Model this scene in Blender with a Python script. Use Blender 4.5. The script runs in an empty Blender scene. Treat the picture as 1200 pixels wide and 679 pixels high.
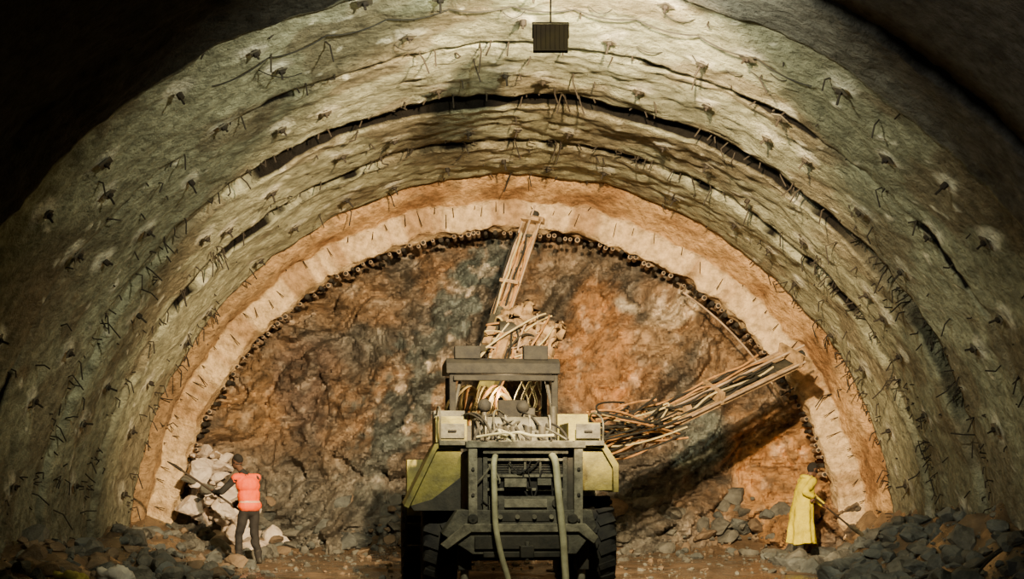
import bpy, bmesh, math, random
from math import sin, cos, pi, radians, sqrt, exp, atan2
from mathutils import Vector, Matrix, noise, kdtree
from mathutils.bvhtree import BVHTree
random.seed(7)
scene = bpy.context.scene
V = Vector

# ------------------------------------------------------------------ materials
def mat(name, c1, c2=None, rough=0.8, scale=4.0, bump=0.3, bscale=20.0, metal=0.0, attr=None,
        r2=None, bdist=0.05, detail=8.0, spec=0.3, contrast=(0.35, 0.65), var=(0.6, 1.25)):
    m = bpy.data.materials.new(name); m.use_nodes = True
    nt = m.node_tree; N = nt.nodes; Lk = nt.links
    b = N['Principled BSDF']
    tc = N.new('ShaderNodeTexCoord')
    n1 = N.new('ShaderNodeTexNoise'); n1.inputs['Scale'].default_value = scale
    n1.inputs['Detail'].default_value = detail; n1.inputs['Roughness'].default_value = 0.62
    Lk.new(tc.outputs['Object'], n1.inputs['Vector'])
    mr = N.new('ShaderNodeMapRange')
    mr.inputs['From Min'].default_value = contrast[0]; mr.inputs['From Max'].default_value = contrast[1]
    Lk.new(n1.outputs['Fac'], mr.inputs['Value'])
    if attr:
        a = N.new('ShaderNodeAttribute'); a.attribute_name = attr
        mr.inputs['To Min'].default_value = var[0]; mr.inputs['To Max'].default_value = var[1]
        mx = N.new('ShaderNodeVectorMath'); mx.operation = 'SCALE'
        Lk.new(a.outputs['Color'], mx.inputs[0]); Lk.new(mr.outputs['Result'], mx.inputs['Scale'])
        Lk.new(mx.outputs[0], b.inputs['Base Color'])
    else:
        c2 = c2 or tuple(x * 0.6 for x in c1)
        mx = N.new('ShaderNodeMix'); mx.data_type = 'RGBA'
        mx.inputs[6].default_value = (*c1, 1); mx.inputs[7].default_value = (*c2, 1)
        Lk.new(mr.outputs['Result'], mx.inputs[0]); Lk.new(mx.outputs[2], b.inputs['Base Color'])
    b.inputs['Metallic'].default_value = metal
    b.inputs['Specular IOR Level'].default_value = spec
    if r2 is not None:
        n3 = N.new('ShaderNodeTexNoise'); n3.inputs['Scale'].default_value = 0.9; n3.inputs['Detail'].default_value = 5
        Lk.new(tc.outputs['Object'], n3.inputs['Vector'])
        m3 = N.new('ShaderNodeMapRange'); m3.inputs['From Min'].default_value = 0.43; m3.inputs['From Max'].default_value = 0.51
        m3.inputs['To Min'].default_value = rough; m3.inputs['To Max'].default_value = r2
        Lk.new(n3.outputs['Fac'], m3.inputs['Value']); Lk.new(m3.outputs['Result'], b.inputs['Roughness'])
    else:
        b.inputs['Roughness'].default_value = rough
    if bump:
        n2 = N.new('ShaderNodeTexNoise'); n2.inputs['Scale'].default_value = bscale
        n2.inputs['Detail'].default_value = 6; n2.inputs['Roughness'].default_value = 0.65
        Lk.new(tc.outputs['Object'], n2.inputs['Vector'])
        bp = N.new('ShaderNodeBump'); bp.inputs['Strength'].default_value = bump
        bp.inputs['Distance'].default_value = bdist
        Lk.new(n2.outputs['Fac'], bp.inputs['Height']); Lk.new(bp.outputs['Normal'], b.inputs['Normal'])
    return m

M_lining = mat('shotcrete', (1, 1, 1), attr='Col', rough=0.9, scale=6.0, bump=1.0, bscale=10.0, bdist=0.12, var=(0.6, 1.3), spec=.15)
M_face = mat('rock_face_mat', (1, 1, 1), attr='Col', rough=0.6, scale=4.0, bump=1.0, bscale=6.0, bdist=0.10, spec=0.5, var=(0.45, 1.55), contrast=(0.33, 0.67))
M_floor = mat('wet_mud', (0.16, 0.105, 0.06), (0.06, 0.042, 0.028), rough=0.65, r2=0.07, scale=2.5, bump=0.4, bscale=9, bdist=0.04, spec=0.6)
M_rockg = mat('rock_grey', (0.17, 0.165, 0.14), (0.06, 0.058, 0.05), rough=0.8, scale=3, bump=0.8, bscale=14)
M_rockb = mat('rock_bluegrey', (0.14, 0.15, 0.14), (0.05, 0.054, 0.052), rough=0.7, scale=3, bump=0.8, bscale=14)
M_rockp = mat('rock_pale', (0.80, 0.70, 0.60), (0.50, 0.40, 0.32), rough=0.8, scale=3, bump=0.8, bscale=12)
M_rocko = mat('rock_tan', (0.22, 0.16, 0.105), (0.12, 0.085, 0.055), rough=0.8, scale=3, bump=0.8, bscale=12)
M_iron = mat('rusty_rebar', (0.03, 0.024, 0.017), (0.015, 0.012, 0.01), rough=0.8, metal=0.0, bump=0)
M_plate = mat('anchor_plate', (0.16, 0.145, 0.11), (0.04, 0.036, 0.028), rough=0.7, metal=0.1, bump=0.2)
M_pipe = mat('collar_mortar', (0.50, 0.37, 0.25), (0.22, 0.15, 0.1), rough=0.8, bump=0.3)
M_black = mat('black_rubber', (0.012, 0.012, 0.012), (0.028, 0.026, 0.02), rough=0.8, bump=0.3, scale=6)
M_soot = mat('matt_black_housing', (0.001, 0.001, 0.001), (0.0015, 0.0015, 0.001), rough=1.0, bump=0, spec=0.0)
M_dark = mat('dark_steel', (0.024, 0.024, 0.019), (0.06, 0.054, 0.04), rough=0.6, metal=0.1, bump=0.15, scale=5)
M_grey = mat('dusty_grey_paint', (0.12, 0.115, 0.083), (0.04, 0.038, 0.03), rough=0.6, bump=0.3, scale=6)
M_greyl = mat('worn_light_paint', (0.23, 0.215, 0.15), (0.07, 0.065, 0.047), rough=0.6, bump=0.3, scale=7)
M_olive = mat('dusty_yellow_paint', (0.25, 0.22, 0.05), (0.085, 0.078, 0.035), rough=0.6, bump=0.3, scale=4)
M_tan = mat('muddy_feed_steel', (0.46, 0.30, 0.15), (0.12, 0.078, 0.042), rough=0.6, bump=0.3, scale=6)
M_cream = mat('cream_hose', (0.60, 0.50, 0.25), (0.34, 0.27, 0.13), rough=0.5, bump=0.1, scale=5)
M_ohose = mat('orange_hose', (0.5, 0.26, 0.10), (0.22, 0.11, 0.04), rough=0.5, bump=0.1, scale=5)
M_whose = mat('pale_water_hose', (0.46, 0.45, 0.28), (0.24, 0.23, 0.14), rough=0.5, bump=0.1, scale=5)
M_skin = mat('skin', (0.13, 0.065, 0.04), (0.10, 0.05, 0.03), rough=0.6, bump=0.1)
M_hair = mat('black_hair', (0.012, 0.01, 0.009), (0.02, 0.018, 0.016), rough=0.8, bump=0.5, bscale=60)
M_hiviz = mat('hiviz_orange', (0.95, 0.12, 0.008), (0.8, 0.08, 0.006), rough=0.6, bump=0.4, bscale=12, bdist=0.03)
M_refl = mat('reflective_tape', (0.7, 0.4, 0.25), (0.6, 0.34, 0.2), rough=0.35, bump=0)
M_jack = mat('dark_jacket', (0.03, 0.028, 0.026), (0.016, 0.016, 0.016), rough=0.85, bump=0.5, bscale=12, bdist=0.03)
M_trou = mat('dark_trousers', (0.035, 0.032, 0.03), (0.018, 0.016, 0.016), rough=0.85, bump=0.5, bscale=10, bdist=0.03)
M_boot = mat('rubber_boot', (0.02, 0.02, 0.018), (0.05, 0.045, 0.035), rough=0.5, bump=0.2)
M_rain = mat('yellow_raincoat', (0.76, 0.64, 0.012), (0.52, 0.43, 0.012), rough=0.45, bump=0.8, bscale=6, bdist=0.08)
M_wood = mat('dark_handle', (0.05, 0.035, 0.022), (0.03, 0.02, 0.014), rough=0.7, bump=0.2)
M_eye = mat('eye_white', (0.5, 0.48, 0.42), (0.45, 0.42, 0.4), rough=0.3, bump=0)
M_bagy = mat('yellow_sack', (0.5, 0.46, 0.10), (0.3, 0.27, 0.08), rough=0.6, bump=0.6, bscale=10)
M_bagw = mat('white_sack', (0.7, 0.68, 0.6), (0.45, 0.43, 0.4), rough=0.6, bump=0.6, bscale=10)
M_lens = mat('lamp_glass', (0.7, 0.68, 0.6), (0.6, 0.58, 0.5), rough=0.15, bump=0)

# ------------------------------------------------------------------ mesh builder
class MB:
    def __init__(s): s.v = []; s.f = []; s.m = []; s.mats = []
    def mi(s, m):
        if m not in s.mats: s.mats.append(m)
        return s.mats.index(m)
    def add(s, vs, fs, m):
        o = len(s.v); k = s.mi(m)
        s.v.extend([tuple(x) for x in vs])
        for f in fs: s.f.append([i + o for i in f]); s.m.append(k)
    def box(s, c, size, m, rot=None, taper=1.0):
        c = V(c); x, y, z = [a / 2 for a in size]; vs = []
        for dz in (-1, 1):
            t = taper if dz > 0 else 1
            for dx, dy in ((-1, -1), (1, -1), (1, 1), (-1, 1)):
                p = V((dx * x * t, dy * y * t, dz * z))
                if rot: p = rot @ p
                vs.append(c + p)
        s.add(vs, [(0, 3, 2, 1), (4, 5, 6, 7), (0, 1, 5, 4), (1, 2, 6, 5), (2, 3, 7, 6), (3, 0, 4, 7)], m)
    def bar(s, a, b, w, h, m, up=(0, 0, 1)):
        a = V(a); b = V(b); d = (b - a); L = d.length; d.normalize()
        r = d.cross(V(up)).normalized(); u = r.cross(d).normalized()
        R = Matrix((r, d, u)).transposed()
        s.box((a + b) / 2, (w, L, h), m, R)
    def tube(s, pts, r, m, seg=8, cap=True):
        pts = [V(p) for p in pts]; n = len(pts)
        rr = r if isinstance(r, (list, tuple)) else [r] * n
        vs = []; fs = []; ref = None
        for i, p in enumerate(pts):
            t = (pts[min(i + 1, n - 1)] - pts[max(i - 1, 0)])
            if t.length < 1e-9: t = V((0, 0, 1))
            t.normalize()
            if ref is None: ref = V((0, 0, 1)) if abs(t.z) < .9 else V((1, 0, 0))
            a = (ref - t * ref.dot(t))
            if a.length < 1e-6: a = t.orthogonal()
            a.normalize(); ref = a; b = t.cross(a)
            for k in range(seg):
                an = 2 * pi * k / seg
                vs.append(p + (a * cos(an) + b * sin(an)) * rr[i])
        for i in range(n - 1):
            for k in range(seg):
                k2 = (k + 1) % seg
                fs.append((i * seg + k, i * seg + k2, (i + 1) * seg + k2, (i + 1) * seg + k))
        if cap:
            fs.append(tuple(reversed(range(seg)))); fs.append(tuple((n - 1) * seg + k for k in range(seg)))
        s.add(vs, fs, m)
    def cyl(s, a, b, r, m, seg=16, r2=None):
        s.tube([a, b], [r, r if r2 is None else r2], m, seg)
    def ell(s, c, rad, m, rot=None, seg=16, rings=10):
        c = V(c); vs = []; fs = []
        def P(x, y, z):
            p = V((x * rad[0], y * rad[1], z * rad[2]))
            if rot: p = rot @ p
            return c + p
        vs.append(P(0, 0, 1))
        for i in range(1, rings):
            ph = pi * i / rings
            for k in range(seg):
                an = 2 * pi * k / seg; vs.append(P(sin(ph) * cos(an), sin(ph) * sin(an), cos(ph)))
        vs.append(P(0, 0, -1)); last = len(vs) - 1
        for k in range(seg):
            k2 = (k + 1) % seg
            fs.append((0, 1 + k, 1 + k2))
            for i in range(rings - 2):
                fs.append((1 + i * seg + k, 1 + (i + 1) * seg + k, 1 + (i + 1) * seg + k2, 1 + i * seg + k2))
            fs.append((last, 1 + (rings - 2) * seg + k2, 1 + (rings - 2) * seg + k))
        s.add(vs, fs, m)
    def cap(s, a, b, ra, rb, m, seg=14):
        a = V(a); b = V(b); d = (b - a); L = max(d.length, 1e-6); d = d / L
        pts = []; rr = []
        for i in range(1, 6):
            t = i / 5 * pi / 2; pts.append(a - d * ra * cos(t)); rr.append(max(ra * sin(t), .002))
        for i in range(0, 5):
            t = i / 5 * pi / 2; pts.append(b + d * rb * sin(t)); rr.append(max(rb * cos(t), .002))
        s.tube(pts, rr, m, seg)
    def prism(s, poly, y0, y1, m):   # poly in (x,z)
        n = len(poly)
        vs = [(x, y0, z) for x, z in poly] + [(x, y1, z) for x, z in poly]
        fs = [tuple(range(n)), tuple(reversed(range(n, 2 * n)))]
        for i in range(n):
            j = (i + 1) % n; fs.append((i, i + n, j + n, j))
        s.add(vs, fs, m)
    def prismx(s, poly, x0, x1, m):   # poly in (y,z)
        n = len(poly)
        vs = [(x0, y, z) for y, z in poly] + [(x1, y, z) for y, z in poly]
        fs = [tuple(range(n)), tuple(reversed(range(n, 2 * n)))]
        for i in range(n):
            j = (i + 1) % n; fs.append((i, i + n, j + n, j))
        s.add(vs, fs, m)
    def mesh(s, name):
        me = bpy.data.meshes.new(name); me.from_pydata(s.v, [], s.f)
        for m in s.mats: me.materials.append(m)
        me.polygons.foreach_set('material_index', s.m); me.update()
        bm = bmesh.new(); bm.from_mesh(me); bmesh.ops.recalc_face_normals(bm, faces=bm.faces); bm.to_mesh(me); bm.free()
        return me
    def obj(s, name, parent=None, smooth=True, bevel=0.0, angle=40):
        me = s.mesh(name)
        o = bpy.data.objects.new(name, me); scene.collection.objects.link(o)
        if smooth:
            me.polygons.foreach_set('use_smooth', [True] * len(me.polygons))
            try: me.set_sharp_from_angle(angle=radians(angle))
            except Exception: pass
        if bevel:
            bv = o.modifiers.new('bevel', 'BEVEL'); bv.width = bevel; bv.segments = 2
            bv.limit_method = 'ANGLE'; bv.angle_limit = radians(35)
        if parent: o.parent = parent
        return o

def sag(a, b, drop, n=12, wob=0.0):
    a = V(a); b = V(b); out = []
    sx, sy = random.uniform(-1, 1), random.uniform(-1, 1)
    for i in range(n + 1):
        t = i / n; p = a.lerp(b, t); k = 4 * t * (1 - t)
        out.append(p + V((wob * sx * k, wob * sy * k, -drop * k)))
    return out
def smooth_path(pts, sub=6):
    pts = [V(p) for p in pts]; out = []
    for i in range(len(pts) - 1):
        p0 = pts[max(i - 1, 0)]; p1 = pts[i]; p2 = pts[i + 1]; p3 = pts[min(i + 2, len(pts) - 1)]
        for k in range(sub):
            t = k / sub
            out.append(0.5 * ((2 * p1) + (p2 - p0) * t + (2 * p0 - 5 * p1 + 4 * p2 - p3) * t * t + (3 * p1 - p0 - 3 * p2 + p3) * t ** 3))
    out.append(pts[-1]); return out

def remeshed(mb, name, voxel, mats_bands=None, parent=None, smooth_it=2, disp=0.0, dscale=8):
    me = mb.mesh(name + '_src')
    bvh = BVHTree.FromPolygons([V(v) for v in mb.v], mb.f)
    o = bpy.data.objects.new(name, me); scene.collection.objects.link(o)
    r = o.modifiers.new('r', 'REMESH'); r.mode = 'VOXEL'; r.voxel_size = voxel
    sm = o.modifiers.new('s', 'SMOOTH'); sm.iterations = smooth_it; sm.factor = 0.5
    dg = bpy.context.evaluated_depsgraph_get()
    nm = bpy.data.meshes.new_from_object(o.evaluated_get(dg))
    o.modifiers.clear(); nm.name = name; o.data = nm
    nm.materials.clear()
    for m in mb.mats: nm.materials.append(m)
    if disp:
        for v in nm.vertices:
            q = v.co * dscale
            v.co += v.normal * disp * noise.noise(q)
    for p in nm.polygons:
        loc, nor, idx, d = bvh.find_nearest(p.center)
        k = mb.m[idx] if idx is not None else 0
        if mats_bands: k = mats_bands(p.center, k, mb)
        p.material_index = k; p.use_smooth = True
    if parent: o.parent = parent
    return o

def ss(x, a, b):
    t = max(0, min(1, (x - a) / (b - a))); return t * t * (3 - 2 * t)
def nz(x, y, z, oct=4, H=0.9):
    return noise.fractal(V((x, y, z)), H, 2.0, oct)
def mixc(a, b, t): return tuple(a[i] * (1 - t) + b[i] * t for i in range(3))

# ------------------------------------------------------------------ tunnel lining
path = [(-5, 6.95, 0, 0), (14.15, 6.95, 0, 0), (14.2, 6.97, .4, 1), (14.45, 7.0, .4, 1), (14.55, 7.0, 0, 0), (15.8, 6.98, 0, 0),
        (15.86, 7.1, 0, 0), (18.35, 7.0, 0, 0), (18.38, 7.03, .15, 4), (18.5, 7.03, .15, 4), (18.52, 7.02, 0, 4), (18.56, 7.0, 0, 0), (20.75, 7.0, 0, 0), (20.78, 7.04, .8, 2), (21.25, 7.06, .9, 2),
        (21.28, 7.0, 0, 2), (21.33, 6.95, 0, 0), (23.5, 7.0, 0, 0), (23.53, 7.02, .5, 3), (23.78, 7.03, .6, 3), (23.81, 6.99, 0, 3), (23.85, 6.94, 0, 0), (26.1, 6.95, 0, 0),
        (26.15, 7.04, 0, 0), (26.35, 6.98, 0, 0), (26.4, 6.86, 0, 0), (27.0, 6.60, 0, 0), (27.03, 6.14, 0, 0), (27.5, 6.12, 0, 0), (27.55, 6.5, 0, 0), (29.2, 6.8, 0, 0)]
def Rat(y):
    for i in range(len(path) - 1):
        if path[i][0] <= y <= path[i + 1][0]:
            t = (y - path[i][0]) / max(1e-6, path[i + 1][0] - path[i][0])
            return path[i][1] * (1 - t) + path[i + 1][1] * t
    return 7.0
rows = []
for i in range(len(path) - 1):
    a, b = path[i], path[i + 1]
    L = math.hypot(b[0] - a[0], b[1] - a[1]) + abs(b[2] - a[2]) * .7
    step = 0.4 if a[0] < 10 and b[0] < 14.16 else 0.075
    n = max(1, int(L / step)) if L > .08 else 1
    for k in range(n):
        t = k / n; rows.append(tuple(a[j] * (1 - t) + b[j] * t for j in range(3)) + (b[3] or a[3],))
rows.append(path[-1])

bolts = []
for (yy, stepd, off) in [(16.6, 9.5, 0), (17.8, 10, 4), (19.7, 9, 2), (22.3, 8, 5), (25.0, 8, 1)]:
    a = 4 + off
    while a < 177:
        bolts.append((radians(a + random.uniform(-2.5, 2.5)), yy + random.uniform(-.5, .5))); a += stepd * random.uniform(.75, 1.25)
def onwall(th, y, dr=0.0):
    R = Rat(y) - dr; return V((R * cos(th), y, R * sin(th)))
kd = kdtree.KDTree(len(bolts))
for i, (th, y) in enumerate(bolts): kd.insert(onwall(th, y), i)
kd.balance()

def crackmask(kind, th):
    d = math.degrees(th)
    if kind == 1: return ss(d, 85, 65) if d < 90 else 0.0
    if kind == 2: return ((.25 + .75 * ss(d, 45, 62)) * ss(d, 15, 25) * (1 - ss(d, 112, 128))) * (0.8 + .9 * nz(d * .12, 3, 1, 3))
    if kind == 3: return max(0, min(1, .15 + 1.9 * nz(d * .09, 9, 2, 3))) * ss(d, 25, 40) * (1 - ss(d, 130, 150))
    if kind == 4: return max(0, min(1, -.1 + 1.9 * nz(d * .09, 5, 7, 3)))
    return 0.0
NT = 380
verts = []; cols = []; faces = []
G1 = (0.385, 0.395, 0.285); G2 = (0.235, 0.24, 0.17); SOFF = (0.62, 0.38, 0.18); CREAM = (0.47, 0.46, 0.31)
BROWN = (0.16, 0.105, 0.062)
th0, th1 = radians(-4), radians(184)
for ri, (y, R, vd, kind) in enumerate(rows):
    kind = int(kind)
    for j in range(NT + 1):
        th = th0 + (th1 - th0) * j / NT; dg_ = math.degrees(th)
        c, s_ = cos(th), sin(th)
        m = crackmask(kind, th) if kind else 0
        if y < 14: amp = .02
        elif y < 26.3: amp = .055
        else: amp = .03
        X, Z = 7 * c, 7 * s_
        wob = 0
        if y > 13.5:
            wob = .16 * nz(X * .5, 4.2, Z * .5, 3) * ss(y, 13.5, 15) * (1 - ss(y, 26, 26.6))
            wob += .06 * nz(X * 2.2, 8.2 + round(y), Z * 2.2, 2) * ss(y, 13.5, 15) * (1 - .6 * ss(y, 26, 26.6))
        n1 = nz(X * .9, y * .9, Z * .9, 5); n2 = nz(X * 3.5, y * 3.5, Z * 3.5, 3)
        RR = R + vd * max(0, m) + amp * n1 + amp * .5 * n2
        if y > 28.1: RR += .1
        k27 = ss(y, 26.5, 27.0)
        if k27: RR += k27 * .17 * abs(c) ** 2 + k27 * .05 * n2 + k27 * .05 * n1
        verts.append((RR * c - .1 * k27, y + wob, RR * s_))
        n3 = nz(X * .35, y * .35 + 7, Z * .35, 4)
        if y < 15.8: col = mixc((0.22, 0.22, 0.19), (0.13, 0.13, 0.11), .5 + n3); col = mixc(col, (.03, .03, .026), ss(dg_, 85, 105))  # left half darkened: shade of the near section put into the colour
        else: col = mixc(G1, G2, max(0, min(1, .45 + 1.6 * n3)))
        if 21.3 < y < 26.2: col = mixc(col, CREAM, .3 + .4 * ss(y, 23.9, 24.3))
        k26 = ss(y, 26.05, 26.3)
        if k26:
            pc = mixc(SOFF, (0.33, 0.18, 0.08), max(0, min(1, .35 + 2.4 * n1)))  # inner ring: orange lamplight partly put into the colour
            if dg_ > 115: pc = mixc(pc, (0.27, 0.19, 0.11), .6 * ss(dg_, 115, 140))
            col = mixc(col, pc, k26)
        if 26.98 < y < 27.52: col = mixc((0.80, 0.58, 0.33), (0.46, 0.29, 0.15), max(0, min(1, 1.9 * n1 + 1.2 * n2 + .12)))
        bw = ss(nz(X * .5 + 3, y * .5, Z * .5, 4), .10, .28) * .5 * (1 if 15.8 < y < 26 else 0)
        if dg_ > 130: bw += .7 * exp(-((dg_ - 148) / 9) ** 2) * exp(-((y - 18.2) / 1.1) ** 2)
        col = mixc(col, BROWN, min(1, bw))
        st = ss(noise.noise(V((dg_ * .35, y * 3, 5))), .2, .6) * .35 if 15.8 < y < 26.5 else 0
        col = mixc(col, (0.13, 0.12, 0.085), st)
        if 15.8 < y < 26.1:
            q, idx, dist = kd.find((RR * c, y, RR * s_))
            col = mixc(col, (0.78, 0.76, 0.62), .85 * (1 - ss(dist, .12, .24 + .16 * n2)))
        if kind and m > .1: col = mixc(col, (0.006, 0.005, 0.004), min(1, m * 3))  # crack walls near-black: shade of the gaps put into the colour
        if y > 27.53: col = (0.14, 0.09, 0.055)
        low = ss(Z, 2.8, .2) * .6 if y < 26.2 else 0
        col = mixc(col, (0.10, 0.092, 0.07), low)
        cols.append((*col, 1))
W = NT + 1
for i in range(len(rows) - 1):
    for j in range(NT):
        faces.append((i * W + j, i * W + j + 1, (i + 1) * W + j + 1, (i + 1) * W + j))
def attrmesh(name, verts, faces, cols, m, smooth=True, ang=None):
    me = bpy.data.meshes.new(name); me.from_pydata(verts, [], faces)
    a = me.color_attributes.new('Col', 'FLOAT_COLOR', 'POINT')
    flat = [x for c in cols for x in c]; a.data.foreach_set('color', flat)
    me.materials.append(m)
    me.polygons.foreach_set('use_smooth', [smooth] * len(me.polygons)); me.update()
    if ang:
        try: me.set_sharp_from_angle(angle=radians(ang))
        except Exception: pass
    o = bpy.data.objects.new(name, me); scene.collection.objects.link(o); return o
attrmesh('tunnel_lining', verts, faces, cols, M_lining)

# ------------------------------------------------------------------ rock face
def seg_d(x, z, pl):
    best = 9
    for (ax, az), (bx, bz) in zip(pl, pl[1:]):
        dx, dz = bx - ax, bz - az; t = max(0, min(1, ((x - ax) * dx + (z - az) * dz) / (dx * dx + dz * dz)))
        best = min(best, math.hypot(x - ax - t * dx, z - az - t * dz))
    return best
streak = [(-.1, 6.3), (-.7, 5.4), (-1.4, 4.3), (-2.0, 3.2), (-2.4, 2.2), (-2.7, 1.2)]
blobs = [(-3.6, 5.0, 1.4, .8, (0.29, 0.185, 0.10), .8), (-5.1, 3.0, .8, .9, (0.37, 0.215, 0.095), .85), (-4.1, 3.1, .6, .8, (0.12, 0.08, 0.06), .8),
         (1.7, 4.1, .95, 1.3, (0.45, 0.225, 0.085), .95), (3.45, 4.75, .45, .35, (0.78, 0.62, 0.43), .95), (2.5, 4.9, .2, .15, (0.80, 0.68, 0.52), .9),
         (3.0, 4.2, .5, .5, (0.38, 0.24, 0.125), .7), (5.2, 1.5, .9, 1.5, (0.55, 0.29, 0.11), .95), (3.6, 2.2, .6, .8, (0.24, 0.265, 0.23), .95),
         (-1.75, 4.1, .3, .15, (0.8, 0.68, 0.54), .9), (-1.1, 3.3, .5, .5, (0.32, 0.21, 0.115), .6), (-4.3, 4.6, .22, .14, (0.72, 0.6, 0.48), .9), (-3.0, 3.9, .5, .3, (0.2, 0.19, 0.16), .7),
         (4.4, 3.5, .7, .6, (0.36, 0.22, 0.11), .8), (.7, 4.9, .4, .6, (0.08, 0.07, 0.055), .9), (-.9, 5.5, .45, .35, (0.14, 0.19, 0.18), .85),  # near-black blob: a hole and its shadow put into the colour
         (1.2, 5.6, 1.1, .4, (0.24, 0.175, 0.115), .8), (2.6, 2.6, .8, .5, (0.2, 0.14, 0.09), .7)]
verts = []; cols = []; faces = []
NX, NZ = 320, 175
for j in range(NZ + 1):
    z = -.3 + 7.1 * j / NZ
    for i in range(NX + 1):
        x = -6.9 + 13.8 * i / NX
        q1 = nz(x * .6, z * .6, 3, 3); q2 = nz(x * .6, z * .6, 13, 3)
        wx = x + .5 * q1 + .06 * nz(x * 3, z * 3, 6, 2); wz = z + .5 * q2
        big = nz(x * .35, 1.7, z * .35, 3)
        u = wx * .75 + wz * .65; v = -wx * .65 + wz * .75
        cell2 = noise.cell(V((u * 1.5 + 3, v * 3.0, 7.0))); cell3 = noise.cell(V((u * 4 + 3, v * 6.5, 17.0)))
        rid = abs(nz(u * .55, 5, v * 1.3, 5))
        lay = abs(nz(u * .45 + 4, 8, v * 2.2, 4))
        crag = abs(nz(x * 1.6, 12, z * 1.6, 4))
        fine = nz(x * 4, 2, z * 4, 4)
        d = .6 * big + .12 * (cell2 - .5) + .05 * (cell3 - .5) - .38 * rid - .35 * lay + .10 * fine - .22 * crag
        smoothp = exp(-((x - 1.7) / 1.0) ** 2 - ((z - 4.1) / 1.3) ** 2)
        d = d * (1 - .55 * smoothp)
        y = 28.65 + d - .9 * ss(z, 1.9, -.2) - .5 * ss(abs(x), 4.6, 6.4)
        verts.append((x, y, z))
        n = nz(x * .8, 9, z * .8, 5); n2 = nz(x * 2.6, 4, z * 2.6, 4)
        col = mixc((0.30, 0.185, 0.10), (0.15, 0.125, 0.098), max(0, min(1, .5 + 1.9 * n)))
        for bx, bz, rx, rz, bc, st in blobs:
            qq = ((wx - bx) / rx) ** 2 + ((wz - bz) / rz) ** 2
            if qq < 6:
                e = exp(-qq * (1 - .5 * n2)); col = mixc(col, bc, min(1, st * ss(e, .15, .6)))
        sd = seg_d(wx, wz, streak) + .7 * n2
        col = mixc(col, (0.125, 0.15, 0.142), .88 * (1 - ss(sd, .2, .6)))
        col = mixc(col, (0.72, 0.62, 0.50), .8 * ss(n2, .27, .42) * (.3 + .7 * (1 - ss(abs(sd - .2), .1, .8))))
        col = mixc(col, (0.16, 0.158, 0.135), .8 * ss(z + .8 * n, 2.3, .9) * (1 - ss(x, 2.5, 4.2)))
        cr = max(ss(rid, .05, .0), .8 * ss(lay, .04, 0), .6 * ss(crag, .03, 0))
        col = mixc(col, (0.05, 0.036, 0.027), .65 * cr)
        k = (.85 + .3 * cell2) * (.9 + .2 * cell3)
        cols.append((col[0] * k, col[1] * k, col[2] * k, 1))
for j in range(NZ):
    for i in range(NX):
        a = j * (NX + 1) + i; faces.append((a, a + 1, a + NX + 2, a + NX + 1))
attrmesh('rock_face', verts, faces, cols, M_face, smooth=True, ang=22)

# ------------------------------------------------------------------ floor
def fh(x, y):
    h = .03 * nz(x * .8, y * .8, 1, 3) + .012 * nz(x * 4, y * 4, 1, 3)
    w = ss(y, 13, 16)
    if x < 0: h += w * .55 * ss(-x, 4.7, 6.8) * (.8 + .6 * nz(x, y, 4, 3))
    else: h += w * 1.0 * ss(x, 4.9 + .9 * ss(y, 23, 25.5), 7.0) * (.8 + .5 * nz(x, y, 4, 3))
    h += .55 * ss(y, 26.9, 28.6)
    return h
verts = []; faces = []
xs = [-7.3 + 14.6 * i / 180 for i in range(181)]; ys = [-5 + .5 * i for i in range(36)] + [13 + .085 * i for i in range(190)]
for y in ys:
    for x in xs: verts.append((x, y, fh(x, y)))
for j in range(len(ys) - 1):
    for i in range(180):
        a = j * 181 + i; faces.append((a, a + 1, a + 182, a + 181))
me = bpy.data.meshes.new('floor'); me.from_pydata(verts, [], faces); me.materials.append(M_floor)
me.polygons.foreach_set('use_smooth', [True] * len(me.polygons))
fo = bpy.data.objects.new('floor', me); scene.collection.objects.link(fo)

# ------------------------------------------------------------------ rocks
def ico(sub):
    bm = bmesh.new(); bmesh.ops.create_icosphere(bm, subdivisions=sub, radius=1)
    v = [p.co.copy() for p in bm.verts]; f = [tuple(q.index for q in p.verts) for p in bm.faces]; bm.free(); return v, f
ICO1, ICO2, ICO3 = ico(1), ico(2), ico(3)
def rock(mb, c, size, m):
    vs0, fs = ICO3 if size > .25 else (ICO2 if size > .06 else ICO1)
    planes = []
    for k in range(9):
        n = V((random.gauss(0, 1), random.gauss(0, 1), random.gauss(0, 1))).normalized(); planes.append((n, random.uniform(.4, .75)))
    sx, sy, sz = random.uniform(.8, 1.35), random.uniform(.7, 1.1), random.uniform(.5, .9)
    R = Matrix.Rotation(random.uniform(0, 6.3), 3, 'Z') @ Matrix.Rotation(random.uniform(-.6, .6), 3, 'X')
    o = V((random.random() * 50, 0, 0)); out = []
    for v in vs0:
        p = v.copy()
        for n, d in planes:
            t = p.dot(n) - d
            if t > 0: p = p - n * t
        p *= 1 + .12 * noise.noise(v * 2.5 + o)
        p = R @ V((p.x * sx, p.y * sy, p.z * sz)); out.append(V(c) + p * size)
    mb.add(out, fs, m)
def inside(x, y, z, marg=.25): return math.hypot(x, max(z, 0)) < Rat(y) - marg
def scatter(name, n, fx, fy, fs, mats, zf=None):
    mb = MB()
    for _ in range(n):
        x, y = fx(), fy(); s = fs()
        z = fh(x, y) + s * .2 + (zf(x, y) if zf else 0)
        if not inside(x, y, z, s + .05): continue
        if math.hypot(x + 4.45, y - 24.3) < .35 + s or math.hypot(x - 5.2, y - 25.7) < .4 + s: continue
        if -1.5 < x < 1.5 and y < 22.8: continue
        rock(mb, (x, y, z), s, random.choice(mats))
    return mb.obj(name, smooth=False)
U = random.uniform
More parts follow.
